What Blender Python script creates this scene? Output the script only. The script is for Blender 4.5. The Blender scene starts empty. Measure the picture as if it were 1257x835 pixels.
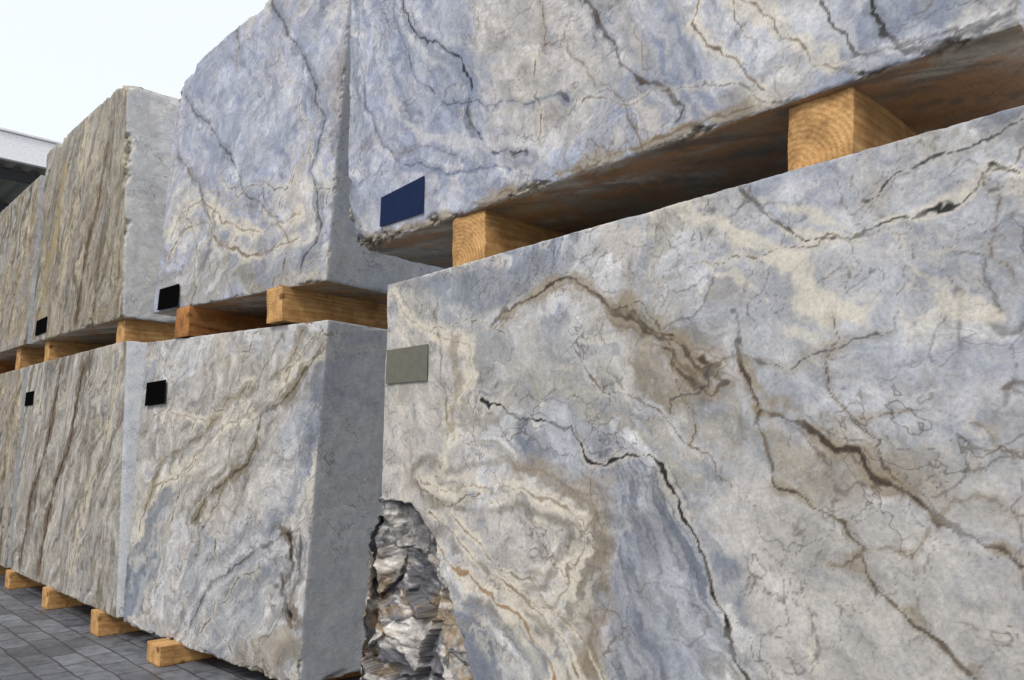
import bpy, math, numpy as np, random
from mathutils import Vector
sc=bpy.context.scene
sc.view_settings.view_transform='Standard'
try: sc.view_settings.look='None'
except Exception: pass
sc.view_settings.exposure=0

# ------------------------------------------------------------------ noise
_rng=np.random.RandomState(7)
_ang=_rng.rand(256,256)*2*np.pi
_gx=np.cos(_ang);_gy=np.sin(_ang);_cx=_rng.rand(256,256);_cy=_rng.rand(256,256);_cv=_rng.rand(256,256)
def n2(x,y,s=0):
    x=x+s*17.37;y=y+s*9.71
    xi=np.floor(x).astype(np.int64);yi=np.floor(y).astype(np.int64)
    fx=x-xi;fy=y-yi
    u=fx*fx*fx*(fx*(fx*6-15)+10);v=fy*fy*fy*(fy*(fy*6-15)+10)
    def g(a,b):
        ia=(xi+a)&255;ib=(yi+b)&255
        return _gx[ia,ib]*(fx-a)+_gy[ia,ib]*(fy-b)
    a=g(0,0);b=g(1,0);c=g(0,1);d=g(1,1)
    return ((a+(b-a)*u)+((c+(d-c)*u)-(a+(b-a)*u))*v)*1.5
def fbm(x,y,s=0,o=4,g=.5):
    r=0;a=1;t=0
    for i in range(o):
        r=r+a*n2(x*2**i,y*2**i,s+i*3.1);t+=a;a*=g
    return r/t*1.3
def worley(x,y,s=0):
    x=x+s*7.3;y=y+s*3.9
    xi=np.floor(x).astype(np.int64);yi=np.floor(y).astype(np.int64)
    f1=np.full(x.shape,9.);f2=np.full(x.shape,9.);cv=np.zeros(x.shape);ox=np.zeros(x.shape);oy=np.zeros(x.shape)
    for a in(-1,0,1):
        for b in(-1,0,1):
            ia=(xi+a)&255;ib=(yi+b)&255
            dx=xi+a+_cx[ia,ib]-x;dy=yi+b+_cy[ia,ib]-y
            d=dx*dx+dy*dy
            m=d<f1
            f2=np.where(m,f1,np.minimum(f2,d));cv=np.where(m,_cv[ia,ib],cv);ox=np.where(m,dx,ox);oy=np.where(m,dy,oy);f1=np.where(m,d,f1)
    return np.sqrt(f1),np.sqrt(f2),cv,ox,oy
def ss(a,b,x):
    t=np.clip((x-a)/(b-a),0,1);return t*t*(3-2*t)
def mix(c,col,m):
    return c+(np.asarray(col)-c)*m[:,None]
def pdist(x,z,pts):
    D=np.full(x.shape,1e9);S=np.zeros(x.shape)
    for (x0,z0),(x1,z1) in zip(pts[:-1],pts[1:]):
        dx=x1-x0;dz=z1-z0;L=dx*dx+dz*dz+1e-9
        t=np.clip(((x-x0)*dx+(z-z0)*dz)/L,0,1)
        d=(x-x0-t*dx)**2+(z-z0-t*dz)**2
        side=np.sign((x-x0)*dz-(z-z0)*dx)
        m=d<D;D=np.where(m,d,D);S=np.where(m,side,S)
    return np.sqrt(D),S

CREAM=(.60,.555,.465);PINK=(.455,.43,.405);WARM=(.355,.34,.31);GREY=(.32,.33,.345)
BLUE=(.30,.325,.385);BLUEG=(.19,.21,.25);LILAC=(.37,.395,.48);TAN=(.265,.22,.155)
BROWN=(.13,.085,.045);DARK=(.018,.016,.016);OLIVE=(.19,.165,.11);PALE=(.52,.52,.525);RUST=(.25,.14,.055)

def paint(x,z,face,sp):
    sd=sp['seed'];wa=sp.get('warp',.12)
    a1=fbm(x*1.3,z*1.3,sd,4);a2=fbm(x*1.3,z*1.3,sd+5,4)
    b1=fbm(x*6,z*6,sd+9,5,.62);b2=fbm(x*6,z*6,sd+12,5,.62)
    x1=x+wa*a1+.035*b1;z1=z+wa*a2+.035*b2
    c1_=fbm(x1*2.3,z1*2.3,sd+14,5,.58);c2_=fbm(x1*2.3,z1*2.3,sd+17,5,.58)
    wx=x1+.16*c1_;wz=z1+.16*c2_
    ang=sp['ang'];ca,sa=math.cos(ang),math.sin(ang)
    al=wx*ca+wz*sa;ac=-wx*sa+wz*ca
    st=sp['stretch']
    n=fbm(al*st[0],ac*st[1],sd+20,6,.55)
    m=fbm(al*st[0]*1.9+a1,ac*st[1]*1.7+a2,sd+27,6,.56)
    k=fbm(al*st[0]*3.1-a2,ac*st[1]*3.1,sd+29,5,.6)
    P=np.array([np.array(c) for c in sp['pal']])
    t=np.clip((n*1.05+.22*k+.5),0,.999)*(len(P)-1)
    i=t.astype(int);f=ss(.28,.72,t-i)
    col=P[i]*(1-f)[:,None]+P[i+1]*f[:,None]
    e1=fbm(x1*3.5,z1*3.5,sd+33,5,.68)
    for (cx,cz,rx,rz,an,c,w) in sp.get('blobs',[]):
        dx=x1-cx;dz=z1-cz;c_,s_=math.cos(an),math.sin(an)
        e=np.exp(-(((dx*c_+dz*s_)/rx)**2+((-dx*s_+dz*c_)/rz)**2))
        col=mix(col,c,ss(.25,.60,e+.42*e1)*w*.9)
    fm_=np.zeros(x.shape)
    for (cx,cz,rx,rz,an,fa,cA,cB,w) in sp.get('flows',[]):
        dx=x1-cx;dz=z1-cz;c_,s_=math.cos(an),math.sin(an)
        e=np.exp(-(((dx*c_+dz*s_)/rx)**2+((-dx*s_+dz*c_)/rz)**2))
        cf_,sf_=math.cos(fa),math.sin(fa)
        q=fbm((x1*cf_+z1*sf_)*1.4,(-x1*sf_+z1*cf_)*9,sd+37,6,.72)
        mk=ss(.20,.55,e+.32*e1)*w
        md=(np.array(cA)+np.array(cB))/2
        col=mix(col,md,mk*.65)
        col=mix(mix(col,cA,mk*ss(.0,.35,q)),cB,mk*ss(.0,.35,-q))
        fm_=np.maximum(fm_,mk)
    rmask=np.zeros(x.shape)
    for (pts,reach,fr,cA,cB,w) in sp.get('rings',[]):
        D,S=pdist(x+.06*c1_+.022*b1,z+.06*c2_+.022*b2,pts)
        mk=ss(reach,reach*.4,D+.09*e1)*w
        q=np.sin(D*fr+2.2*b1+2.0*c1_)+.5*k
        mod=ss(-.35,.25,e1+.3*b2)
        col=mix(mix(col,cA,mk*ss(.0,.8,q)*mod),cB,mk*ss(.1,.9,-q)*(.4+.6*mod))
        rmask=np.maximum(rmask,mk*mod)
    bnd=np.sin((n+.3*m)*sp.get('bandf',26)+2*b1)
    col=col*(1+sp.get('banda',.12)*ss(-.3,.4,m)*bnd)[:,None]
    q=fbm(al*st[0]*2.6,ac*st[1]*5.5,sd+41,5,.72)
    col=col*(1+sp.get('streak',.34)*q)[:,None]
    # cloudy patches and fine mottling
    cl=fbm(x1*4.2,z1*4.2,sd+43,6,.75)
    col=col*(1+.26*cl)[:,None]
    quiet=1-.45*np.maximum(fm_,rmask)
    W1_,W2_,cv,_,_=worley(wx*6.5,wz*8,sd)
    mk=ss(.05,.28,fbm(x*1.0+3,z*1.0,sd+45,3)+sp.get('brec',0))*quiet
    ed=W2_-W1_
    col=col*(1+(cv-.5)*.28*mk)[:,None]
    col=mix(col,(.22,.185,.14),(1-ss(.015,.06,ed))*mk*.5)
    fm=sp.get('fil',.6)
    for j,(fld,wd,cc) in enumerate(((m,.055,CREAM),(k,.045,PALE),(n,.032,CREAM),(k+.5*m-.2,.035,PALE))):
        mk=ss(.05,.28,fbm(x*1.2,z*1.2,sd+50+j*6,4,.6))*fm*quiet
        wv=wd*(.5+1.2*np.maximum(0,b1+.4))
        col=mix(col,cc,(1-ss(wv*.5,wv,np.abs(fld)))*mk)
        col=mix(col,(.13,.105,.08),(1-ss(.002,.012,np.abs(np.abs(fld)-wv)))*mk*ss(-.1,.3,b2)*.75)
    s1=fbm(wx*2.4,wz*2.4,sd+61,6,.64)
    col=mix(col,TAN,ss(.25,.5,s1)*sp.get('stain',.5))
    s2=fbm(wx*1.8,wz*1.8,sd+66,6,.64)
    col=mix(col,sp.get('blueish',BLUEG),ss(.2,.42,s2)*sp.get('bstain',.5))
    hcol=sp.get('hcol',(.085,.068,.055))
    for kk in range(4):
        fr=(.9,1.7,2.9,4.6)[kk]
        h=fbm(x1*fr,z1*fr,sd+70+kk*5,4,.52);mk=ss(-.08,.22,fbm(x*1.7,z*1.7,sd+90+kk*4,3))
        wd=(.009,.012,.015,.020)[kk]
        col=mix(col,hcol,(1-ss(wd*.2,wd*(1+b2),np.abs(h)))*mk*sp.get('hair',.6)*(.35+.65*quiet))
    v1=fbm(x*5,z*5,sd+101,5,.55);v2=fbm(x*5,z*5,sd+107,5,.55);v3=fbm(x*3.5,z*3.5,sd+113,4,.6);v4=fbm(x*15,z*15,sd+117,3,.6)
    gx=x+.045*v1+.006*v4;gz=z+.045*v2-.006*v4
    for vi,(pts,hw,hc,ha,cw,cc,ca_) in enumerate(sp.get('veins',[])):
        D,S=pdist(gx,gz,pts)
        if hw>0:
            wv=hw*np.clip(1+1.8*v3+.9*v4*S+.6*S*v1,.12,2.4)
            col=mix(col,hc,(1-ss(.45,1.0,D/wv+.4*b2))*ha*ss(-.50,.0,v3+.4*v4+.3*b1))
        if cw>0:
            wv=cw*np.clip(.8+1.3*v4+.8*v1,.4,1.9)
            col=mix(col,cc,(1-ss(.5,1.0,D/np.maximum(wv,.0025)))*ca_*np.clip(.9+.9*v3,.55,1))
            D2=np.abs(D-cw*2.2*(1+1.2*v3))
            col=mix(col,cc,(1-ss(.4,1.0,D2/max(.35*cw,.002)))*ca_*.5*ss(0,.3,v1))
    R=random.Random(int(sd*13+1))
    nc,xr,zr,dirs,w0=sp.get('cracks',(0,(0,1),(0,1),(0,),.004))
    for _ in range(nc):
        px,pz=R.uniform(*xr),R.uniform(*zr);d0=R.choice(dirs)+R.uniform(-.3,.3);th_=d0;pts=[(px,pz)]
        for s_ in range(R.randint(6,15)):
            th_=d0+R.gauss(0,.5);l=R.uniform(.04,.13)*sp.get('cs',1);px+=math.cos(th_)*l;pz+=math.sin(th_)*l;pts.append((px,pz))
        D,S=pdist(gx,gz,pts)
        cc=R.choice([(.06,.045,.035),(.11,.075,.045),(.05,.05,.055)]);ww=w0*R.uniform(.6,1.3)
        col=mix(col,TAN if R.random()<.4 else CREAM,(1-ss(.4,1,D/(ww*4*np.clip(1+2*v3,.2,2.4))))*.35)
        col=mix(col,cc,(1-ss(.4,1,D/(ww*np.clip(.9+1.3*v4,.3,1.7))))*.8*np.clip(.8+1.5*v3,.2,1))
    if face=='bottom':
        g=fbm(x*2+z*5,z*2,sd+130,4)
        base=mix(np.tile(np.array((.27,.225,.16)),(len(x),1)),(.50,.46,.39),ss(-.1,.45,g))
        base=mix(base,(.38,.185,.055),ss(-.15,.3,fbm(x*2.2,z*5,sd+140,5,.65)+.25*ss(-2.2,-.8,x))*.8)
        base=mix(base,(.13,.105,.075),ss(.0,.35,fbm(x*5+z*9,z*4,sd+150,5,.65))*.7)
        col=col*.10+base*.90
    if face=='right':
        ek=sp.get('endk',.35)
        col=col*ek+np.array(sp.get('endc',(.50,.52,.57)))*(1-ek)  # end faces tinted pale blue-grey: sky light put into the stone colour
    return np.clip(col,.012,.85)

# ------------------------------------------------------------------ materials
def nt(mat):
    mat.use_nodes=True
    t=mat.node_tree
    return t,t.nodes,t.links,t.nodes['Principled BSDF']
def ramp(N,pts,interp='LINEAR'):
    r=N.new('ShaderNodeValToRGB');r.color_ramp.interpolation=interp
    e=r.color_ramp.elements
    while len(e)>1:e.remove(e[-1])
    e[0].position=pts[0][0];e[0].color=(*pts[0][1],1)
    for p,c in pts[1:]:
        k=e.new(p);k.color=(*c,1)
    return r
def noise(N,L,vec,scale,detail=6,rough=.6,dist=0):
    n=N.new('ShaderNodeTexNoise');n.inputs['Scale'].default_value=scale;n.inputs['Detail'].default_value=detail
    n.inputs['Roughness'].default_value=rough;n.inputs['Distortion'].default_value=dist
    L.new(vec,n.inputs['Vector']);return n
def mixc(N,L,mode,fac,a,b):
    m=N.new('ShaderNodeMix');m.data_type='RGBA';m.blend_type=mode
    for sock,v in((m.inputs[0],fac),(m.inputs[6],a),(m.inputs[7],b)):
        if hasattr(v,'links'):L.new(v,sock)
        else:
            sock.default_value=v if not isinstance(v,tuple) else (*v,1)
    return m.outputs[2]
def mul(N,L,a,b):
    mu=N.new('ShaderNodeMath');mu.operation='MULTIPLY';L.new(a,mu.inputs[0]);L.new(b,mu.inputs[1]);return mu.outputs[0]
def marble_mat():
    mat=bpy.data.materials.new('marble_stone');t,N,L,B=nt(mat)
    at=N.new('ShaderNodeAttribute');at.attribute_name='Col'
    ge=N.new('ShaderNodeTexCoord');vec=ge.outputs['Object']
    c=at.outputs['Color']
    n1=noise(N,L,vec,10,6,.70,.9)
    r1=ramp(N,[(.32,(.66,.68,.71)),(.47,(.96,.96,.97)),(.55,(1.03,1.025,1.02)),(.70,(1.26,1.24,1.20))]);L.new(n1.outputs[0],r1.inputs[0])
    c=mixc(N,L,'MULTIPLY',.75,c,r1.outputs[0])
    n2_=noise(N,L,vec,95,3,.72)
    r2=ramp(N,[(.3,(.70,.70,.73)),(.5,(1,1,1)),(.7,(1.22,1.2,1.18))]);L.new(n2_.outputs[0],r2.inputs[0])
    c=mixc(N,L,'MULTIPLY',.7,c,r2.outputs[0])
    mk=noise(N,L,vec,1.5,2,.5)
    va=noise(N,L,vec,2.4,5,.55,.4)
    ra=ramp(N,[(.495,(0,0,0)),(.4995,(1,1,1)),(.5005,(1,1,1)),(.5045,(0,0,0))]);L.new(va.outputs[0],ra.inputs[0])
    rm=ramp(N,[(.45,(0,0,0)),(.57,(.75,.75,.75))]);L.new(mk.outputs[0],rm.inputs[0])
    c=mixc(N,L,'MIX',mul(N,L,ra.outputs[0],rm.outputs[0]),c,(.095,.075,.06))
    L.new(c,B.inputs['Base Color'])
    rr=ramp(N,[(.3,(.42,.42,.42)),(.7,(.62,.62,.62))]);L.new(n1.outputs[0],rr.inputs[0]);L.new(rr.outputs[0],B.inputs['Roughness'])
    B.inputs['Specular IOR Level'].default_value=.3
    bp=N.new('ShaderNodeBump');bp.inputs['Strength'].default_value=.07;bp.inputs['Distance'].default_value=.005
    L.new(n2_.outputs[0],bp.inputs['Height']);L.new(bp.outputs[0],B.inputs['Normal'])
    return mat
MARBLE=marble_mat()

# ------------------------------------------------------------------ blocks
def grid_faces(n,m,flip):
    i=np.arange(n-1)[:,None];j=np.arange(m-1)[None,:]
    a=(i*m+j).ravel();b=((i+1)*m+j).ravel();c=((i+1)*m+j+1).ravel();d=(i*m+j+1).ravel()
    f=np.stack([a,b,c,d],1)
    return f[:,::-1] if flip else f
def block(name,TL,TR,BL,BR,depth,step,spec,rfun=None,dfun=None,edge=.010):
    TL,TR,BL,BR=[np.array(p,float) for p in (TL,TR,BL,BR)]
    W=np.linalg.norm((TR+BR)/2-(TL+BL)/2);H=np.linalg.norm((TL+TR)/2-(BL+BR)/2)
    dr=(BR-BL);dv=np.array([-dr[1],dr[0],0]);dv/=np.linalg.norm(dv)
    nu=int(W/step)+1;nw=int(H/step)+1
    us=np.linspace(0,1,nu);ws=np.linspace(0,1,nw)
    vs=np.concatenate([np.arange(0,.2,step*1.5),np.linspace(.2,depth,34)])/depth
    sd=spec['seed']
    allv=[];allf=[];allc=[];off=0
    def emit(face,U,V,Wg,shape,flip):
        nonlocal off
        u=U.ravel();v=V.ravel();w=Wg.ravel()
        def tomap(u,v,w):
            fb=BL[None]*(1-u)[:,None]+BR[None]*u[:,None];ft=TL[None]*(1-u)[:,None]+TR[None]*u[:,None]
            return fb*(1-w)[:,None]+ft*w[:,None]+dv[None]*(v*depth)[:,None]
        P0=tomap(u,v,w)
        dpt=v*depth
        nx=P0[:,0]+.73*dpt;nz=P0[:,2]-.41*dpt
        q=np.stack([u*W,v*depth,w*H],1);S=np.array([W,depth,H])
        rn=fbm(nx*2.6,nz*2.6,sd+200,5,.6)
        rn2=fbm(nx*5.3,nz*5.3,sd+210,5,.72)-.10
        r=.005+.045*np.maximum(0,rn-.15)+.014*np.maximum(0,rn2)
        if rfun is not None:r=rfun(P0[:,0],dpt,P0[:,2],r,rn,rn2)
        r=np.clip(r,.004,.45)[:,None]
        c=np.clip(q,r,S-r);dl=q-c;L=np.linalg.norm(dl,axis=1,keepdims=True)+1e-9
        nrm=dl/L
        q=c+nrm*np.minimum(L,r)
        bevel=ss(1.02,1.25,(L/r)[:,0])
        big=ss(.015,.06,r[:,0])
        amp=.0002+edge*bevel*(.3+2.2*big)
        q=q+nrm*(amp*(fbm(nx*13,nz*13,sd+220,5,.68)-.3*np.abs(fbm(nx*7,nz*7,sd+225,3))))[:,None]
        P=tomap(q[:,0]/W,q[:,1]/depth,q[:,2]/H)
        if face=='front': col=paint(P0[:,0],P0[:,2],face,spec)
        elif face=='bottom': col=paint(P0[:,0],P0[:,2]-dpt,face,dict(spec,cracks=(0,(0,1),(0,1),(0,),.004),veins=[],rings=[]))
        elif face=='right': col=paint(P0[:,0]+dpt,P0[:,2],face,spec)
        else: col=np.tile(np.array((.36,.36,.36)),(len(u),1))*(1+.5*fbm(nx*2,nz*2,sd+230,4))[:,None]
        if face in('front','right','bottom'):
            bc=mix(np.tile(np.array((.38,.34,.26)),(len(u),1)),(.10,.07,.04),ss(.0,.35,fbm(nx*11,nz*11,sd+240,4,.6)))
            col=col+(bc-col)*(bevel*.8*(.3+.7*big))[:,None]
        if dfun is not None:
            P,col=dfun(P0,dpt,P,col,face)
        allv.append(P);allf.append(grid_faces(*shape,flip)+off);allc.append(col);off+=len(P)
    G=lambda a,b:np.meshgrid(a,b,indexing='ij')
    A,Bq=G(us,ws);emit('front',A,A*0,Bq,A.shape,False)
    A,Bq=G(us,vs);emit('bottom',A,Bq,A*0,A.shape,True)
    A,Bq=G(np.linspace(0,1,nu//3),vs[::2]);emit('top',A,Bq,A*0+1,A.shape,False)
    A,Bq=G(vs,ws);emit('right',A*0+1,A,Bq,A.shape,False)
    wl=ws if dfun is not None else np.linspace(0,1,nw//3)
    A,Bq=G(vs,wl);emit('left',A*0,A,Bq,A.shape,True)
    A,Bq=G(np.linspace(0,1,40),np.linspace(0,1,30));emit('back',A,A*0+1,Bq,A.shape,True)
    V=np.concatenate(allv).astype(np.float32);F=np.concatenate(allf).astype(np.int32);C=np.concatenate(allc)
    me=bpy.data.meshes.new(name);me.vertices.add(len(V));me.vertices.foreach_set('co',V.ravel())
    me.loops.add(F.size);me.loops.foreach_set('vertex_index',F.ravel())
    me.polygons.add(len(F));me.polygons.foreach_set('loop_start',np.arange(0,F.size,4,dtype=np.int32))
    me.polygons.foreach_set('use_smooth',np.ones(len(F),bool))
    me.update(calc_edges=True)
    ca=me.color_attributes.new('Col','FLOAT_COLOR','POINT')
    ca.data.foreach_set('color',np.concatenate([C,np.ones((len(C),1))],1).astype(np.float32).ravel())
    me.materials.append(MARBLE)
    o=bpy.data.objects.new(name,me);sc.collection.objects.link(o);return o

pi=math.pi
def sh(p,a,b):return [(x+a,z+b) for x,z in p]
# --- near lower block
A1=[(-1.27,2.37),(-1.21,2.32),(-1.12,2.21),(-1.05,2.14),(-0.99,2.12),(-0.91,2.13),(-0.83,2.16),(-0.73,2.15),(-0.60,2.18),(-0.53,2.25),(-0.46,2.21)]
A1c=[(-1.61,2.40),(-1.44,2.33),(-1.29,2.22),(-1.15,2.10),(-1.06,2.03),(-1.03,1.94),(-0.89,1.90)]
A2=[(-2.49,2.04),(-2.29,2.13),(-2.06,2.18),(-1.93,2.14),(-1.83,2.08),(-1.72,2.00),(-1.63,1.93),(-1.54,1.88),(-1.46,1.81),(-1.35,1.78),(-1.43,1.75),(-1.51,1.79),(-1.59,1.85)]
A3=[(-1.28,1.85),(-1.27,1.74),(-1.24,1.64),(-1.11,1.59),(-1.05,1.56),(-.98,1.50),(-.91,1.48),(-.88,1.42),(-.82,1.37),(-.75,1.35),(-.67,1.31),(-.59,1.26),(-.50,1.20),(-.3,1.05)]
A4=[(-1.24,1.64),(-1.21,1.53),(-1.19,1.46),(-1.20,1.41),(-1.10,1.34),(-.97,1.29),(-.92,1.25),(-.93,1.17),(-.87,1.11),(-.80,1.05),(-.74,.99),(-.63,.90),(-.5,.8)]
A5=[(-2.53,1.72),(-2.38,1.65),(-2.18,1.62),(-2.02,1.60),(-1.92,1.48),(-1.85,1.45),(-1.76,1.48),(-1.65,1.49),(-1.59,1.45),(-1.53,1.34),(-1.49,1.23),(-1.45,1.13),(-1.39,.97),(-1.33,.84),(-1.27,.74),(-1.2,.6)]
A6=[(-2.95,1.36),(-2.71,1.32),(-2.48,1.34),(-2.29,1.35),(-2.07,1.31),(-1.97,1.25),(-1.96,1.14),(-2.04,1.02),(-2.10,.93),(-2.24,.89),(-2.34,.94)]
A7=[(-3.23,2.28),(-3.12,2.19),(-2.98,2.09),(-2.78,2.03),(-2.64,1.97),(-2.60,1.86),(-2.66,1.77),(-2.78,1.66),(-2.72,1.55),(-2.82,1.42)]
A9=[(-2.39,1.44),(-2.20,1.43),(-1.94,1.33),(-1.85,1.19),(-1.85,1.01),(-1.91,0.80),(-2.03,0.64)]
A10=[(-3.00,1.17),(-2.84,1.07),(-2.70,0.98),(-2.48,0.92),(-2.29,0.82),(-2.19,0.73),(-2.12,0.62)]
A8=[(-2.02,1.89),(-1.86,1.72),(-1.74,1.71),(-1.63,1.65),(-1.54,1.55),(-1.41,1.48),(-1.33,1.38)]
A11=[(.3,2.35),(-.46,2.34),(-.60,2.32),(-.75,2.27),(-.85,2.24)]
specA=dict(seed=3,ang=-.6,stretch=(.7,1.5),pal=[BLUEG,GREY,PALE,WARM,GREY,PINK,PALE,BLUE],fil=.42,stain=.3,bstain=.3,banda=.09,warp=.12,brec=.06,hair=.62,
 cracks=(10,(-3.1,-.5),(.8,2.3),(-.7,-.9,-1.2,.3,-.2),.0042),
 blobs=[(-3.0,1.65,.5,.75,.1,PINK,.8),(-2.71,2.10,.35,.18,0,GREY,.6),(-2.5,2.28,.6,.09,0,BLUEG,.85),(-2.3,1.85,.3,.25,0,GREY,.6),
  (-2.05,1.86,.45,.25,0,WARM,.7),(-1.0,2.1,.6,.35,-.1,(.36,.375,.42),.55),(-.6,1.75,.5,.28,0,(.33,.35,.40),.6),(-1.1,1.9,.5,.3,0,(.44,.45,.47),.5),
  (-2.0,1.5,.15,.22,.4,BLUE,.6),
  (-.95,1.1,.5,.5,-.6,(.40,.385,.36),.85),(-1.2,1.15,.16,.45,.3,PINK,.85),(-.93,1.46,.3,.12,-.5,TAN,.6),(-.55,.95,.4,.5,0,PINK,.6),
  (-1.51,1.78,.2,.13,-.4,TAN,.8),(-1.6,1.93,.12,.08,-.5,OLIVE,.6),(-2.35,1.1,.3,.17,0,PINK,.9),(-2.62,.66,.25,.2,.4,BLUEG,.8)],
 flows=[(-1.68,1.02,.25,.50,.22,1.95,(.37,.39,.43),(.14,.155,.19),.95),(-1.93,.95,.09,.45,.0,1.75,(.30,.25,.18),(.17,.14,.10),.85),
   (-3.0,1.7,.25,.6,0,1.5,(.56,.52,.46),WARM,.7),(-.75,1.0,.5,.25,-.6,-.7,(.50,.485,.46),(.29,.28,.26),.55),(-.8,1.72,.4,.15,0,-.3,PALE,BLUE,.6),(-.95,2.22,.6,.15,0,.3,PALE,BLUE,.6)],
 rings=[(A6,.19,62,CREAM,(.25,.22,.17),.8),(A10,.22,58,CREAM,(.23,.21,.18),.8),(A7,.13,80,CREAM,WARM,.6),(A2,.12,80,PALE,WARM,.45),(A3,.12,70,PALE,WARM,.45),(A1c,.10,60,CREAM,PALE,.4)],
 veins=[(A9,.05,TAN,.5,.009,(.18,.13,.08),.5),(A1c,.035,CREAM,.8,0,0,0),(sh(A1c,.35,-.05),.025,CREAM,.7,0,0,0),(sh(A1c,-.12,-.06),.02,CREAM,.6,0,0,0),(A1,.022,CREAM,.7,.008,DARK,1),
  (A2,.03,TAN,.8,.012,(.06,.042,.03),1),(sh(A2[4:],.03,-.04),.02,TAN,.6,.009,(.07,.05,.03),.9),(A3,.028,TAN,.8,.013,(.055,.038,.025),1),(A4,.02,TAN,.7,.008,(.06,.045,.03),.95),
  (A5,.018,CREAM,.4,.010,DARK,1),(A6,.04,CREAM,.9,.007,BROWN,.6),(A7,.04,CREAM,.85,.006,TAN,.7),
  (A10,.04,CREAM,.85,.012,RUST,.85),(sh(A10,.12,.05),.03,CREAM,.8,.008,BROWN,.8),(sh(A10,.26,.05),.02,CREAM,.8,.008,BROWN,.7),(A8,.02,PALE,.5,.006,BROWN,.9),(A11,.02,WARM,.5,.006,DARK,.9),
  ([(-2.72,2.0),(-2.70,1.8),(-2.75,1.6)],.03,TAN,.6,0,0,0),([(-3.0,1.35),(-2.75,1.25),(-2.55,1.3)],0,0,0,.006,BROWN,.8),
  ([(-1.3,1.95),(-1.27,1.85)],0,0,0,.006,DARK,.8),([(-.9,1.6),(-.7,1.62),(-.55,1.5),(-.4,1.45)],.02,TAN,.5,.006,BROWN,.7)])
def cavA(x,z):
    n=.07*fbm(x*6,z*6,400,4)
    xe=np.interp(z,[0,.5,.76,.96,1.14,1.25,1.3],[-2.36,-2.55,-2.69,-2.80,-2.91,-3.05,-3.6])
    return ss(-.01,.035,xe+n-x)
def dA(P0,dp,P,col,face):
    if face in('top','back','bottom','right'):return P,col
    x,z=P0[:,0],P0[:,2]
    m=cavA(x,z) if face=='front' else ss(1.30,1.18,z+.04*fbm(dp*4,z*4,401,3))
    s_=x+dp if face=='front' else -3.29-dp
    wx_=s_+.07*fbm(s_*5,z*5,460,4);wz_=z+.07*fbm(s_*5,z*5,463,4)
    f1,f2,cv,ox,oy=worley(wx_*5.5+wz_*1.2,wz_*4.2-wx_*2.2,5);ed=f2-f1
    g1,g2,cv2,ox2,oy2=worley(wx_*14,wz_*11+wx_*5,8);ed2=g2-g1
    k=fbm(s_*2.5,z*2.5,410,4,.5)
    sl=(ox*(cv-.5)*2+oy*(np.mod(cv*7.3,1)-.5)*2)*.085+(ox2*(cv2-.5)+oy2*(np.mod(cv2*5.1,1)-.5))*.035
    dpth=.03+.07*cv+.02*cv2+sl+.08*np.maximum(0,k)+.008*fbm(s_*30,z*30,422,4,.65)
    P=P.copy()
    lf=ss(-2.98,-3.29,x)
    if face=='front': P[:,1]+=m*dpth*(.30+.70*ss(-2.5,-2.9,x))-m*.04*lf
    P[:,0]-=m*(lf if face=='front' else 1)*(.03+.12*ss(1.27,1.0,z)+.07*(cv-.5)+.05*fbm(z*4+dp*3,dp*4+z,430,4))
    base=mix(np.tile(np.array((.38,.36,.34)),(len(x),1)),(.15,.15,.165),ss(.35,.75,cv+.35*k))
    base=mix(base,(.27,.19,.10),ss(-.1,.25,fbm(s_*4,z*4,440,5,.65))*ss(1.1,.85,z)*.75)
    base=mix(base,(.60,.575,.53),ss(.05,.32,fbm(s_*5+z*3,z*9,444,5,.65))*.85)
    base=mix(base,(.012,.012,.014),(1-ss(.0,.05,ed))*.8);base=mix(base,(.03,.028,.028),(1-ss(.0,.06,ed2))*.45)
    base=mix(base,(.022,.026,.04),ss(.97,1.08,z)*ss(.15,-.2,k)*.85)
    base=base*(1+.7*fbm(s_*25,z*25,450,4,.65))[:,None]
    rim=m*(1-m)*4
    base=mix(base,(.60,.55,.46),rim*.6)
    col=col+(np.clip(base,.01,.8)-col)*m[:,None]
    return P,col
def rA(x,y,z,r,rn,rn2):
    return r*.8+.05*ss(1.3,1.1,z)*ss(-3.0,-3.25,x)
Y0=2.28
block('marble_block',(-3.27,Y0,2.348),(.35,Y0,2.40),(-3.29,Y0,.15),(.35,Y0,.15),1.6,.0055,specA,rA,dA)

# --- near upper block
B1=[(-3.19,3.99),(-3.14,3.76),(-2.93,3.54),(-2.74,3.40),(-2.61,3.23),(-2.64,3.07),(-2.55,2.91),(-2.44,2.82),(-2.24,2.78)]
B2=[(-1.93,3.41),(-1.83,3.15),(-1.75,2.99),(-1.63,2.88),(-1.53,2.81),(-1.47,2.73),(-1.50,2.68)]
B3=[(-0.82,2.87),(-0.81,2.79),(-0.77,2.71),(-0.72,2.65),(-0.63,2.64),(-0.53,2.65),(-0.44,2.64)]
B4=[(-3.66,4.11),(-3.61,3.78),(-3.51,3.45),(-3.34,3.12),(-3.12,2.96),(-2.73,2.80),(-2.29,2.70)]
B5=[(-3.65,2.92),(-3.49,2.97),(-3.26,3.05),(-2.98,3.01),(-2.73,2.90)]
B6=[(-1.25,3.07),(-1.16,2.94),(-1.03,2.80),(-0.98,2.71),(-0.84,2.62)]
B7=[(-1.38,3.13),(-1.42,3.02),(-1.35,2.90),(-1.26,2.83),(-1.15,2.68)]
DB=(.20,.235,.325)
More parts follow.
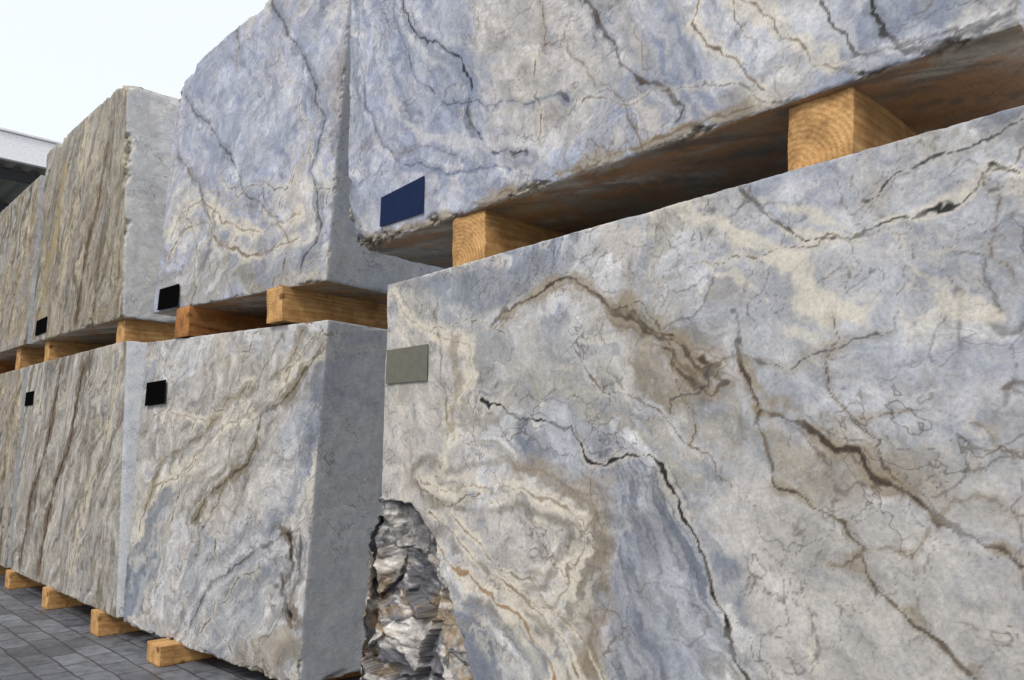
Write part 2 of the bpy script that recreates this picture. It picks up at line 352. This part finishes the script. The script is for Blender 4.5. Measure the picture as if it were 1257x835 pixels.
specB=dict(seed=11,ang=-1.05,stretch=(.6,2.0),pal=[BLUEG,BLUE,LILAC,PALE,LILAC,BLUE,PINK],fil=.38,stain=.2,bstain=.45,blueish=(.22,.26,.36),banda=.14,warp=.14,hair=.58,
 cracks=(8,(-3.5,-.6),(2.7,3.8),(-1.0,-1.4,-.5,.3),.0042),
 blobs=[(-2.29,3.35,.42,.5,-.3,PINK,.85),(-2.0,2.95,.4,.25,-.4,PINK,.8),(-1.67,3.1,.12,.35,.4,WARM,.6),(-2.75,3.2,.14,.5,.1,BLUE,.7),(-3.35,3.5,.25,.6,0,LILAC,.7),
  (-1.42,2.95,.16,.3,.5,BLUE,.7),(-2.35,2.66,.35,.05,0,BLUE,.7),(-2.4,2.62,.18,.06,0,TAN,.7),(-1.2,2.68,.22,.09,0,TAN,.7),(-1.0,2.72,.2,.09,0,CREAM,.5),
  (-.69,2.76,.13,.09,0,BLUEG,.85),(-.52,2.7,.12,.1,0,WARM,.85),(-3.4,2.74,.2,.08,0,CREAM,.4),(-1.1,2.95,.2,.2,0,PALE,.6),(-1.75,2.65,.2,.05,0,PINK,.6)],
 flows=[(-3.15,3.35,.35,.9,.1,-1.25,(.48,.49,.55),DB,.8),(-2.85,2.92,.45,.22,-.4,-.6,(.47,.48,.54),DB,.75),(-1.45,3.0,.18,.4,.4,-1.0,PALE,DB,.8),(-.9,2.85,.3,.2,0,.4,PALE,BLUEG,.7),(-2.2,3.2,.4,.5,0,-.9,(.50,.48,.46),(.36,.345,.33),.75)],
 rings=[(B1,.12,80,BLUEG,PALE,.6),(B2,.12,75,PALE,BLUE,.6),(B3,.12,80,PALE,BLUEG,.7),(B4,.14,60,PALE,DB,.5)],
 veins=[(B1,.025,DB,.7,.010,DARK,1),(B2,.035,BLUEG,.7,.012,(.06,.045,.035),1),(B4,.03,DB,.7,.008,(.09,.10,.15),.8),(B5,.03,DB,.6,.007,BROWN,.6),
  (sh(B4,.15,.1),.03,PALE,.7,0,0,0),(sh(B4,.3,.25),.03,DB,.6,.006,DARK,.7),(B6,.03,CREAM,.7,.006,BROWN,.8),(B7,.025,CREAM,.6,.007,BROWN,.9),(B3,.025,BLUEG,.85,.014,DARK,1),(sh(B3,-.12,.03),.02,PALE,.5,.008,DARK,.8),
  ([(-3.55,2.64),(-3.2,2.61),(-2.9,2.60),(-2.5,2.62),(-2.1,2.62),(-1.6,2.63),(-1.2,2.64)],.035,TAN,.75,.008,BROWN,.7)])
def rB(x,y,z,r,rn,rn2):
    c=ss(-3.35,-3.65,x)*ss(2.95,2.62,z)
    b=ss(2.75,2.6,z)
    return r+c*.11+b*(.012+.12*np.maximum(0,rn)+.05*np.maximum(0,rn2))+.06*ss(-3.4,-3.65,x)*np.maximum(0,rn2+.2)
block('marble_block',(-3.74,Y0,4.6),(-.43,Y0,4.6),(-3.66,Y0,2.585),(-.43,Y0,2.605),1.6,.0055,specB,rB,None,.018)

# --- middle stack
C1=[(-6.39,3.24),(-6.25,3.41),(-5.93,3.47),(-5.67,3.25),(-5.30,3.08),(-4.98,3.10),(-4.77,3.13)]
C2=[(-5.17,4.84),(-4.73,4.22),(-4.52,3.74),(-4.65,3.39),(-4.51,3.02),(-4.71,2.73)]
C3=[(-6.23,4.38),(-5.60,3.77),(-5.41,3.41),(-4.98,3.13)]
specCu=dict(seed=23,ang=1.2,stretch=(.5,1.7),pal=[BLUEG,LILAC,BLUE,LILAC,PALE,PINK,LILAC],fil=.38,stain=.15,bstain=.45,blueish=(.23,.265,.36),banda=.16,warp=.2,hair=.6,
 cracks=(7,(-6.2,-4.6),(2.8,4.8),(-1.2,-.8,1.3),.006),cs=1.5,
 blobs=[(-5.6,4.3,1.0,.6,0,LILAC,.5),(-5.7,2.85,.9,.28,0,WARM,.85),(-4.9,2.75,.5,.18,0,OLIVE,.6),(-6.2,3.4,.25,.4,0,CREAM,.4),(-4.4,3.9,.12,.3,0,TAN,.7)],
 flows=[(-5.3,4.0,1.0,.7,0,-1.0,(.46,.48,.54),(.25,.285,.38),.75),(-5.6,2.9,.8,.2,0,.5,PALE,(.22,.20,.17),.7)],
 rings=[(C1,.35,34,CREAM,WARM,.7),(C3,.2,45,PALE,BLUE,.6)],
 veins=[(C1,.055,CREAM,.8,.013,BROWN,.7),(sh(C1,0,-.18),.04,CREAM,.7,.013,BROWN,.8),(C2,.05,BLUEG,.7,.014,(.06,.06,.07),.9),(C3,.04,BLUEG,.6,.012,(.06,.06,.07),.9),
   ([(-6.3,3.9),(-6.0,3.6),(-5.8,3.2),(-5.9,2.9)],.04,BLUEG,.6,.010,BROWN,.8)],endc=(.50,.52,.55))
block('marble_block',(-6.34,Y0,4.60),(-4.28,2.646,5.12),(-6.61,Y0,2.624),(-4.455,2.62,2.61),1.5,.008,specCu,
  lambda x,y,z,r,rn,rn2:r+.008+.05*np.maximum(0,rn2)+.10*ss(4.3,4.6,z)*ss(-6.0,-6.3,x)+.12*np.maximum(0,rn)*ss(4.2,4.5,z),None,.016)
c1=[(-6.24,1.80),(-5.75,1.70),(-5.30,1.97),(-4.64,2.08),(-4.14,2.19)]
c2=[(-6.68,0.81),(-6.48,1.20),(-5.93,1.40),(-5.60,1.66),(-4.96,1.84),(-4.76,2.09)]
c3=[(-5.87,0.99),(-5.61,1.23),(-5.23,1.41),(-5.08,1.74),(-4.74,1.93),(-4.49,2.17)]
c4=[(-6.09,-0.07),(-5.59,0.57),(-5.09,0.83),(-4.64,1.0),(-4.6,0.88),(-4.62,0.68),(-4.70,0.55)]
specCl=dict(seed=31,ang=.95,stretch=(.45,1.8),pal=[BLUEG,GREY,PINK,WARM,PALE,PINK,GREY],fil=.42,stain=.25,bstain=.3,banda=.18,warp=.2,hair=.62,
 cracks=(9,(-6.6,-4.8),(.2,2.2),(.9,1.2,.6,-1.2),.006),cs=1.5,
 blobs=[(-5.2,1.25,.6,.3,.6,PINK,.6),(-5.4,.6,.5,.35,.6,GREY,.7),(-6.0,1.9,.5,.25,.5,PINK,.6),(-4.8,1.7,.25,.6,0,PALE,.5),(-4.9,.2,.5,.15,0,TAN,.7)],
 flows=[(-5.7,1.6,.8,.6,0,.95,(.56,.53,.48),(.22,.205,.18),.9),(-5.3,.6,.6,.4,.5,.7,PALE,(.20,.215,.24),.75)],
 rings=[(c2,.3,34,CREAM,WARM,.7),(c4,.3,32,PALE,(.21,.225,.25),.65),(c3,.18,50,PINK,OLIVE,.65)],
 veins=[(c1,.04,CREAM,.8,.010,BROWN,.5),(c2,.06,CREAM,.85,.014,BROWN,.6),(c3,.05,OLIVE,.85,.02,(.07,.05,.03),.9),(c4,.04,BLUEG,.6,.014,(.07,.055,.04),.8),
   (sh(c2,.1,.2),.05,OLIVE,.6,.012,BROWN,.7),([(-4.75,.95),(-4.68,.75),(-4.8,.6),(-4.7,.45)],.08,BROWN,.8,.03,DARK,1)],endc=(.46,.475,.50))
block('marble_block',(-6.70,Y0,2.394),(-4.42,2.626,2.35),(-6.85,Y0,.13),(-4.6,2.60,.02),1.5,.008,specCl,
  lambda x,y,z,r,rn,rn2:r+.004+.03*np.maximum(0,rn2)+ss(.5,.1,z)*.08*np.maximum(0,rn+.2),None,.014)

# --- far stacks
def specD(seed,**k):
    d=dict(seed=seed,ang=1.12,stretch=(.35,1.9),pal=[OLIVE,(.13,.11,.08),WARM,(.33,.30,.26),TAN,(.44,.39,.29),OLIVE,WARM],fil=.4,stain=.4,bstain=.2,banda=.2,streak=.6,warp=.25,hair=.7,
     veins=[],endc=(.60,.63,.67),endk=.25,hcol=(.06,.045,.03));d.update(k);return d
dv_=lambda x,z,l,k=.35:[(x,z),(x+k*l*.3,z+l*.4),(x+k*l*.7,z+l*.6),(x+k*l,z+l)]
block('marble_block',(-10.6,Y0,5.15),(-7.73,Y0,5.08),(-10.6,Y0,2.76),(-7.35,Y0,2.68),1.6,.012,
  specD(41,veins=[(dv_(-9.6,2.9,2),.12,(.50,.44,.32),.8,.02,BROWN,.7),(dv_(-8.8,2.8,2),.08,BROWN,.8,.025,DARK,.8),(dv_(-10.3,2.9,1.8),.10,(.36,.28,.13),.7,0,0,0),(dv_(-8.2,2.8,1.9,.1),.09,OLIVE,.7,.025,(.06,.045,.03),.8),
     ([(-7.55,5.1),(-7.5,4.8),(-7.45,4.55)],.16,BROWN,.9,0,0,0),([(-7.3,4.0),(-7.2,3.7)],.14,BROWN,.9,0,0,0)],
   flows=[(-9,3.9,2,1.5,0,1.2,(.40,.355,.27),(.12,.10,.07),.75)],blobs=[(-7.75,4.8,.25,.25,0,BROWN,.7),(-7.6,3.8,.2,.3,0,BROWN,.6)],endk=.45),
  lambda x,y,z,r,rn,rn2:r+.01+.05*np.maximum(0,rn2)+.16*np.maximum(0,rn)+.1*ss(4.9,5.1,z)*ss(-8.1,-7.8,x),None,.016)
block('marble_block',(-10.6,Y0,2.50),(-7.20,Y0,2.46),(-10.6,Y0,.15),(-6.98,Y0,.15),1.6,.012,
  specD(47,pal=[OLIVE,(.17,.15,.12),WARM,PINK,(.42,.41,.38),(.46,.42,.34),WARM,OLIVE],endc=(.76,.79,.82),endk=.12,flows=[(-8.8,1.3,2,1.5,0,1.0,(.48,.45,.40),(.16,.14,.11),.75)],
   veins=[(dv_(-9.4,.3,2,.5),.08,BROWN,.8,.025,DARK,.9),(dv_(-8.3,.3,2,.5),.08,(.52,.47,.36),.8,.02,BROWN,.7),(dv_(-10.2,.3,2,.5),.09,BROWN,.8,.025,DARK,.9)]),
  lambda x,y,z,r,rn,rn2:r+.02*np.maximum(0,rn2),None,.012)
block('marble_block',(-15.2,Y0,4.95),(-10.80,Y0,4.92),(-15.2,Y0,2.86),(-10.76,Y0,2.78),1.6,.022,specD(53))
block('marble_block',(-15.2,Y0,2.52),(-10.78,Y0,2.50),(-15.2,Y0,.15),(-10.76,Y0,.15),1.6,.022,specD(59))

# ------------------------------------------------------------------ timber
def wood_mat(name,cols,off,scale):
    mat=bpy.data.materials.new(name);t,N,L,B=nt(mat)
    tc=N.new('ShaderNodeTexCoord');mp=N.new('ShaderNodeMapping');mp.inputs['Location'].default_value=off
    L.new(tc.outputs['Object'],mp.inputs['Vector'])
    mp.inputs['Scale'].default_value=(1,.12,1)
    wv=N.new('ShaderNodeTexWave');wv.wave_type='RINGS';wv.rings_direction='Y';wv.inputs['Scale'].default_value=scale
    wv.inputs['Distortion'].default_value=3.5;wv.inputs['Detail'].default_value=4;wv.inputs['Detail Scale'].default_value=1.2
    L.new(mp.outputs[0],wv.inputs['Vector'])
    r=ramp(N,[(0,cols[0]),(.5,cols[1]),(1,cols[2])]);L.new(wv.outputs[0],r.inputs[0])
    n=noise(N,L,mp.outputs[0],7,5,.65,.4);r2=ramp(N,[(.25,(.45,.36,.30)),(.5,(1,1,1)),(.75,(1.2,1.15,1.1))]);L.new(n.outputs[0],r2.inputs[0])
    c=mixc(N,L,'MULTIPLY',.9,r.outputs[0],r2.outputs[0])
    mp2=N.new('ShaderNodeMapping');mp2.inputs['Scale'].default_value=(1,.05,1);L.new(tc.outputs['Object'],mp2.inputs['Vector'])
    n3=noise(N,L,mp2.outputs[0],90,3,.7);r3=ramp(N,[(.35,(.65,.6,.55)),(.6,(1,1,1))]);L.new(n3.outputs[0],r3.inputs[0])
    c=mixc(N,L,'MULTIPLY',.7,c,r3.outputs[0])
    n4=noise(N,L,tc.outputs['Object'],5,5,.7);r4=ramp(N,[(.35,(.50,.43,.37)),(.6,(1.05,1.05,1.05))]);L.new(n4.outputs[0],r4.inputs[0])
    c=mixc(N,L,'MULTIPLY',.85,c,r4.outputs[0])
    vo=N.new('ShaderNodeTexVoronoi');vo.inputs['Scale'].default_value=4.2;L.new(tc.outputs['Object'],vo.inputs['Vector'])
    rk=ramp(N,[(.06,(1,1,1)),(.13,(0,0,0))]);L.new(vo.outputs['Distance'],rk.inputs[0])
    c=mixc(N,L,'MIX',rk.outputs[0],c,(.16,.07,.02))
    L.new(c,B.inputs['Base Color']);B.inputs['Roughness'].default_value=.7;B.inputs['Specular IOR Level'].default_value=.25
    bp=N.new('ShaderNodeBump');bp.inputs['Strength'].default_value=.4;bp.inputs['Distance'].default_value=.006
    L.new(n3.outputs[0],bp.inputs['Height']);L.new(bp.outputs[0],B.inputs['Normal'])
    return mat
W1=wood_mat('pine_timber',((.53,.295,.11),(.59,.355,.145),(.63,.395,.17)),(.07,0,.10),17)
W2=wood_mat('pine_timber_aged',((.34,.145,.045),(.42,.19,.06),(.48,.24,.08)),(.12,0,-.06),14)
import bmesh
rnd=random.Random(5)
def beam(x0,x1,y0,y1,z0,z1,mat,rot=0,taper=0):
    bm=bmesh.new()
    bmesh.ops.create_cube(bm,size=1)
    bmesh.ops.subdivide_edges(bm,edges=bm.edges[:],cuts=11,use_grid_fill=True)
    sx,sy,sz=x1-x0,y1-y0,z1-z0
    s=rnd.random()*50
    for v in bm.verts:
        p=v.co.copy();q=Vector((p.x*sx,p.y*sy,p.z*sz))
        r=.010
        h=Vector((sx/2-r,sy/2-r,sz/2-r))
        c=Vector([max(-h[i],min(h[i],q[i])) for i in range(3)])
        dlt=q-c
        if dlt.length>1e-6:q=c+dlt.normalized()*min(dlt.length,r)
        k=float(n2(np.array([q.y*2+s]),np.array([q.x*3+q.z*3]))[0])
        q.x+=.012*k+taper*q.z*1.0;q.y+=.006*float(n2(np.array([q.x*9+s]),np.array([q.z*9]))[0])
        v.co=q
    for f in bm.faces:f.smooth=False
    me=bpy.data.meshes.new('timber_beam');bm.to_mesh(me);bm.free();me.materials.append(mat)
    o=bpy.data.objects.new('timber_beam',me);o.location=((x0+x1)/2,(y0+y1)/2,(z0+z1)/2);o.rotation_euler=(0,0,rot)
    sc.collection.objects.link(o);return o
beam(-2.79,-2.56,2.30,3.8,2.352,2.60,W1,.02)
beam(-1.09,-.875,2.31,3.8,2.378,2.622,W1,-.02,.08)
beam(-5.08,-4.86,2.50,3.95,2.375,2.625,W1,.05)
beam(-6.34,-6.13,2.34,3.8,2.385,2.628,W2,.12)
beam(-7.66,-7.44,2.33,3.8,2.462,2.70,W1)
beam(-10.14,-9.92,2.33,3.8,2.49,2.76,W1)
beam(-11.5,-11.27,2.33,3.8,2.505,2.80,W1)
beam(-14.0,-13.8,2.33,3.8,2.515,2.84,W2)
GZ=-.04
for x in(-14,-11.9,-10.62,-9.06,-7.50):beam(x,x+.24,2.24,3.7,GZ,.155,W1)
beam(-6.22,-5.95,2.26,3.7,GZ,.105,W1)
beam(-5.0,-4.78,2.75,3.9,GZ,.075,W2)
for x in(-2.9,-1.3,0):beam(x,x+.24,2.32,3.7,GZ,.155,W1)

# ------------------------------------------------------------------ label plates
def plain(name,col,rough=.5,spec=.3):
    mat=bpy.data.materials.new(name);t,N,L,B=nt(mat)
    tc=N.new('ShaderNodeTexCoord');n=noise(N,L,tc.outputs['Object'],25,4,.6)
    r=ramp(N,[(.3,tuple(c*.88 for c in col)),(.7,tuple(c*1.1 for c in col))]);L.new(n.outputs[0],r.inputs[0])
    L.new(r.outputs[0],B.inputs['Base Color']);B.inputs['Roughness'].default_value=rough;B.inputs['Specular IOR Level'].default_value=spec;return mat
NAVY=plain('navy_card',(.009,.019,.062),.7,.1);GREYC=plain('grey_card',(.145,.14,.115),.7,.1);BLACK=plain('black_card',(.002,.002,.002),.9,.02)
def plate(pts,mat,yf):
    bm=bmesh.new();n=8;G=[]
    (ax,az),(bx,bz),(cx,cz),(dx,dz)=pts
    for i in range(n+1):
        for j in range(n+1):
            u=i/n;v=j/n
            x=(ax*(1-u)+bx*u)*(1-v)+(dx*(1-u)+cx*u)*v;z=(az*(1-u)+bz*u)*(1-v)+(dz*(1-u)+cz*u)*v
            G.append(bm.verts.new((x,yf(x)-.006-.004*abs(u-.5)*2*v,z)))
    for i in range(n):
        for j in range(n):
            bm.faces.new((G[i*(n+1)+j],G[i*(n+1)+j+1],G[(i+1)*(n+1)+j+1],G[(i+1)*(n+1)+j]))
    me=bpy.data.meshes.new('label_plate');bm.to_mesh(me);bm.free();me.materials.append(mat)
    o=bpy.data.objects.new('label_plate',me);sc.collection.objects.link(o)
    m=o.modifiers.new('thickness','SOLIDIFY');m.thickness=.003;m.offset=0
fl=lambda x:Y0
fcl=lambda x:2.28+.153*(x+6.70)-.010
fcu=lambda x:2.28+.153*(x+6.61)-.008
plate([(-3.335,2.83),(-2.965,2.855),(-2.965,2.665),(-3.335,2.67)],NAVY,fl)
plate([(-3.25,2.005),(-2.915,2.005),(-2.915,1.83),(-3.25,1.835)],GREYC,fl)
plate([(-6.49,2.81),(-6.20,2.82),(-6.20,2.635),(-6.50,2.635)],BLACK,fcu)
plate([(-6.62,2.05),(-6.33,2.06),(-6.33,1.87),(-6.62,1.86)],BLACK,fcl)
plate([(-10.35,3.01),(-9.9,3.01),(-9.9,2.83),(-10.35,2.83)],BLACK,fl)
plate([(-10.55,2.18),(-10.2,2.18),(-10.2,2.02),(-10.55,2.02)],BLACK,fl)

# ------------------------------------------------------------------ pavement
def pave():
    mat=bpy.data.materials.new('stone_pavers');t,N,L,B=nt(mat)
    tc=N.new('ShaderNodeTexCoord');v=tc.outputs['Object']
    nw=noise(N,L,v,3,3,.5)
    ad=N.new('ShaderNodeVectorMath');ad.operation='MULTIPLY_ADD';L.new(nw.outputs['Color'],ad.inputs[0]);ad.inputs[1].default_value=(.05,.05,0);L.new(v,ad.inputs[2])
    br=N.new('ShaderNodeTexBrick');L.new(ad.outputs[0],br.inputs['Vector'])
    br.inputs['Scale'].default_value=1;br.inputs['Brick Width'].default_value=.34;br.inputs['Row Height'].default_value=.2
    br.inputs['Mortar Size'].default_value=.009;br.inputs['Mortar Smooth'].default_value=.3
    br.inputs['Color1'].default_value=(.085,.09,.105,1);br.inputs['Color2'].default_value=(.165,.175,.20,1);br.inputs['Mortar'].default_value=(.055,.055,.06,1)
    n=noise(N,L,v,9,7,.7);r=ramp(N,[(.3,(.55,.55,.57)),(.5,(1,1,1)),(.75,(1.4,1.37,1.33))]);L.new(n.outputs[0],r.inputs[0])
    c=mixc(N,L,'MULTIPLY',.9,br.outputs[0],r.outputs[0])
    n5=noise(N,L,v,.8,4,.6);r5=ramp(N,[(.35,(.65,.65,.65)),(.65,(1.2,1.2,1.2))]);L.new(n5.outputs[0],r5.inputs[0])
    c=mixc(N,L,'MULTIPLY',1.0,c,r5.outputs[0])
    L.new(c,B.inputs['Base Color'])
    rr=ramp(N,[(.35,(.32,.32,.32)),(.6,(.7,.7,.7))]);L.new(n.outputs[0],rr.inputs[0]);L.new(rr.outputs[0],B.inputs['Roughness'])
    bp=N.new('ShaderNodeBump');bp.inputs['Strength'].default_value=.7;bp.inputs['Distance'].default_value=.012;bp.invert=True
    mx=N.new('ShaderNodeMath');mx.operation='MULTIPLY_ADD';L.new(br.outputs['Fac'],mx.inputs[0]);mx.inputs[1].default_value=1;L.new(n.outputs[0],mx.inputs[2])
    L.new(mx.outputs[0],bp.inputs['Height']);L.new(bp.outputs[0],B.inputs['Normal'])
    return mat
me=bpy.data.meshes.new('pavement');s=400
me.from_pydata([(-s,-s,GZ),(s,-s,GZ),(s,s,GZ),(-s,s,GZ)],[],[(0,1,2,3)]);me.materials.append(pave())
sc.collection.objects.link(bpy.data.objects.new('pavement',me))

# ------------------------------------------------------------------ canopy building
bld=bpy.data.objects.new('warehouse_canopy',None);sc.collection.objects.link(bld)
WH=plain('white_fascia_paint',(.85,.85,.86),.5);SH=plain('corrugated_sheet',(.45,.46,.40),.5);ST=plain('steel_frame',(.16,.16,.165),.5);CW=plain('concrete_wall',(.30,.29,.26),.8)
def box(name,x0,x1,y0,y1,z0,z1,mat,bev=.01):
    bm=bmesh.new();bmesh.ops.create_cube(bm,size=1)
    for v in bm.verts:v.co=Vector(((v.co.x+.5)*(x1-x0)+x0,(v.co.y+.5)*(y1-y0)+y0,(v.co.z+.5)*(z1-z0)+z0))
    bmesh.ops.bevel(bm,geom=bm.edges[:],offset=bev,segments=1,affect='EDGES')
    me=bpy.data.meshes.new(name);bm.to_mesh(me);bm.free();me.materials.append(mat)
    o=bpy.data.objects.new(name,me);o.parent=bld;sc.collection.objects.link(o)
box('fascia',-16.1,-16.0,-14,16,6.72,7.22,WH)
box('fascia_drip_edge',-16.13,-15.96,-14,16,7.225,7.28,WH)
V=[];Fc=[];ny=600
for i in range(ny+1):
    y=-14+30*i/ny;k=i%6;z=6.95+(0.0,.0,.07,.07,.07,.0)[k]
    V+=[(-16.12,y,z),(-31,y,z+.5)]
for i in range(ny):Fc.append((2*i,2*i+1,2*i+3,2*i+2))
me=bpy.data.meshes.new('roof_deck');me.from_pydata(V,[],Fc);me.materials.append(SH);o=bpy.data.objects.new('roof_deck',me);o.parent=bld;sc.collection.objects.link(o)
for i,x in enumerate((-17.5,-20.5,-23.5,-26.5,-29.5)):box('purlin_%d'%i,x,x+.16,-14,16,6.74+(-x-16)*.033,6.92+(-x-16)*.033,ST)
for i,y in enumerate((-13,-6,1,8,15)):
    box('rafter_%d'%i,-30.8,-16.3,y,y+.2,6.46,6.73,ST);box('column_%d'%i,-16.9,-16.6,y-.05,y+.25,GZ,6.45,ST)
box('rear_wall',-31.3,-31,-14,16,GZ,7.5,CW)

# ------------------------------------------------------------------ light
SUN_AZ=math.radians(160);SUN_EL=math.radians(50)
w=bpy.data.worlds.new('World');sc.world=w;w.use_nodes=True
N=w.node_tree.nodes;L=w.node_tree.links
sk=N.new('ShaderNodeTexSky');sk.sky_type='NISHITA';sk.sun_disc=False;sk.sun_elevation=SUN_EL;sk.sun_rotation=SUN_AZ
sk.air_density=1.0;sk.dust_density=4.0;sk.ozone_density=1.0
# thin bright haze layer over the clear sky
mxn=N.new('ShaderNodeMix');mxn.data_type='RGBA';mxn.inputs[0].default_value=.76
L.new(sk.outputs[0],mxn.inputs[6]);mxn.inputs[7].default_value=(7.7,8.0,8.4,1)
L.new(mxn.outputs[2],N['Background'].inputs[0]);N['Background'].inputs[1].default_value=.15
sd=bpy.data.lights.new('sun','SUN');sd.energy=2.1;sd.angle=math.radians(16);sd.color=(1,.95,.88)
so=bpy.data.objects.new('sun',sd);sc.collection.objects.link(so)
dirv=Vector((math.sin(SUN_AZ)*math.cos(SUN_EL),math.cos(SUN_AZ)*math.cos(SUN_EL),math.sin(SUN_EL)))
so.rotation_euler=dirv.to_track_quat('Z','Y').to_euler()

# ------------------------------------------------------------------ camera
cd=bpy.data.cameras.new('camera');cd.sensor_width=36;cd.lens=27.32;cd.clip_end=2000;cd.clip_start=.05
co=bpy.data.objects.new('camera',cd);sc.collection.objects.link(co);co.location=(0,0,1.5)
th=math.atan(.1426)
fw=Vector((-.717*math.cos(th),.697*math.cos(th),math.sin(th)))
co.rotation_euler=fw.to_track_quat('-Z','Y').to_euler()
sc.camera=co
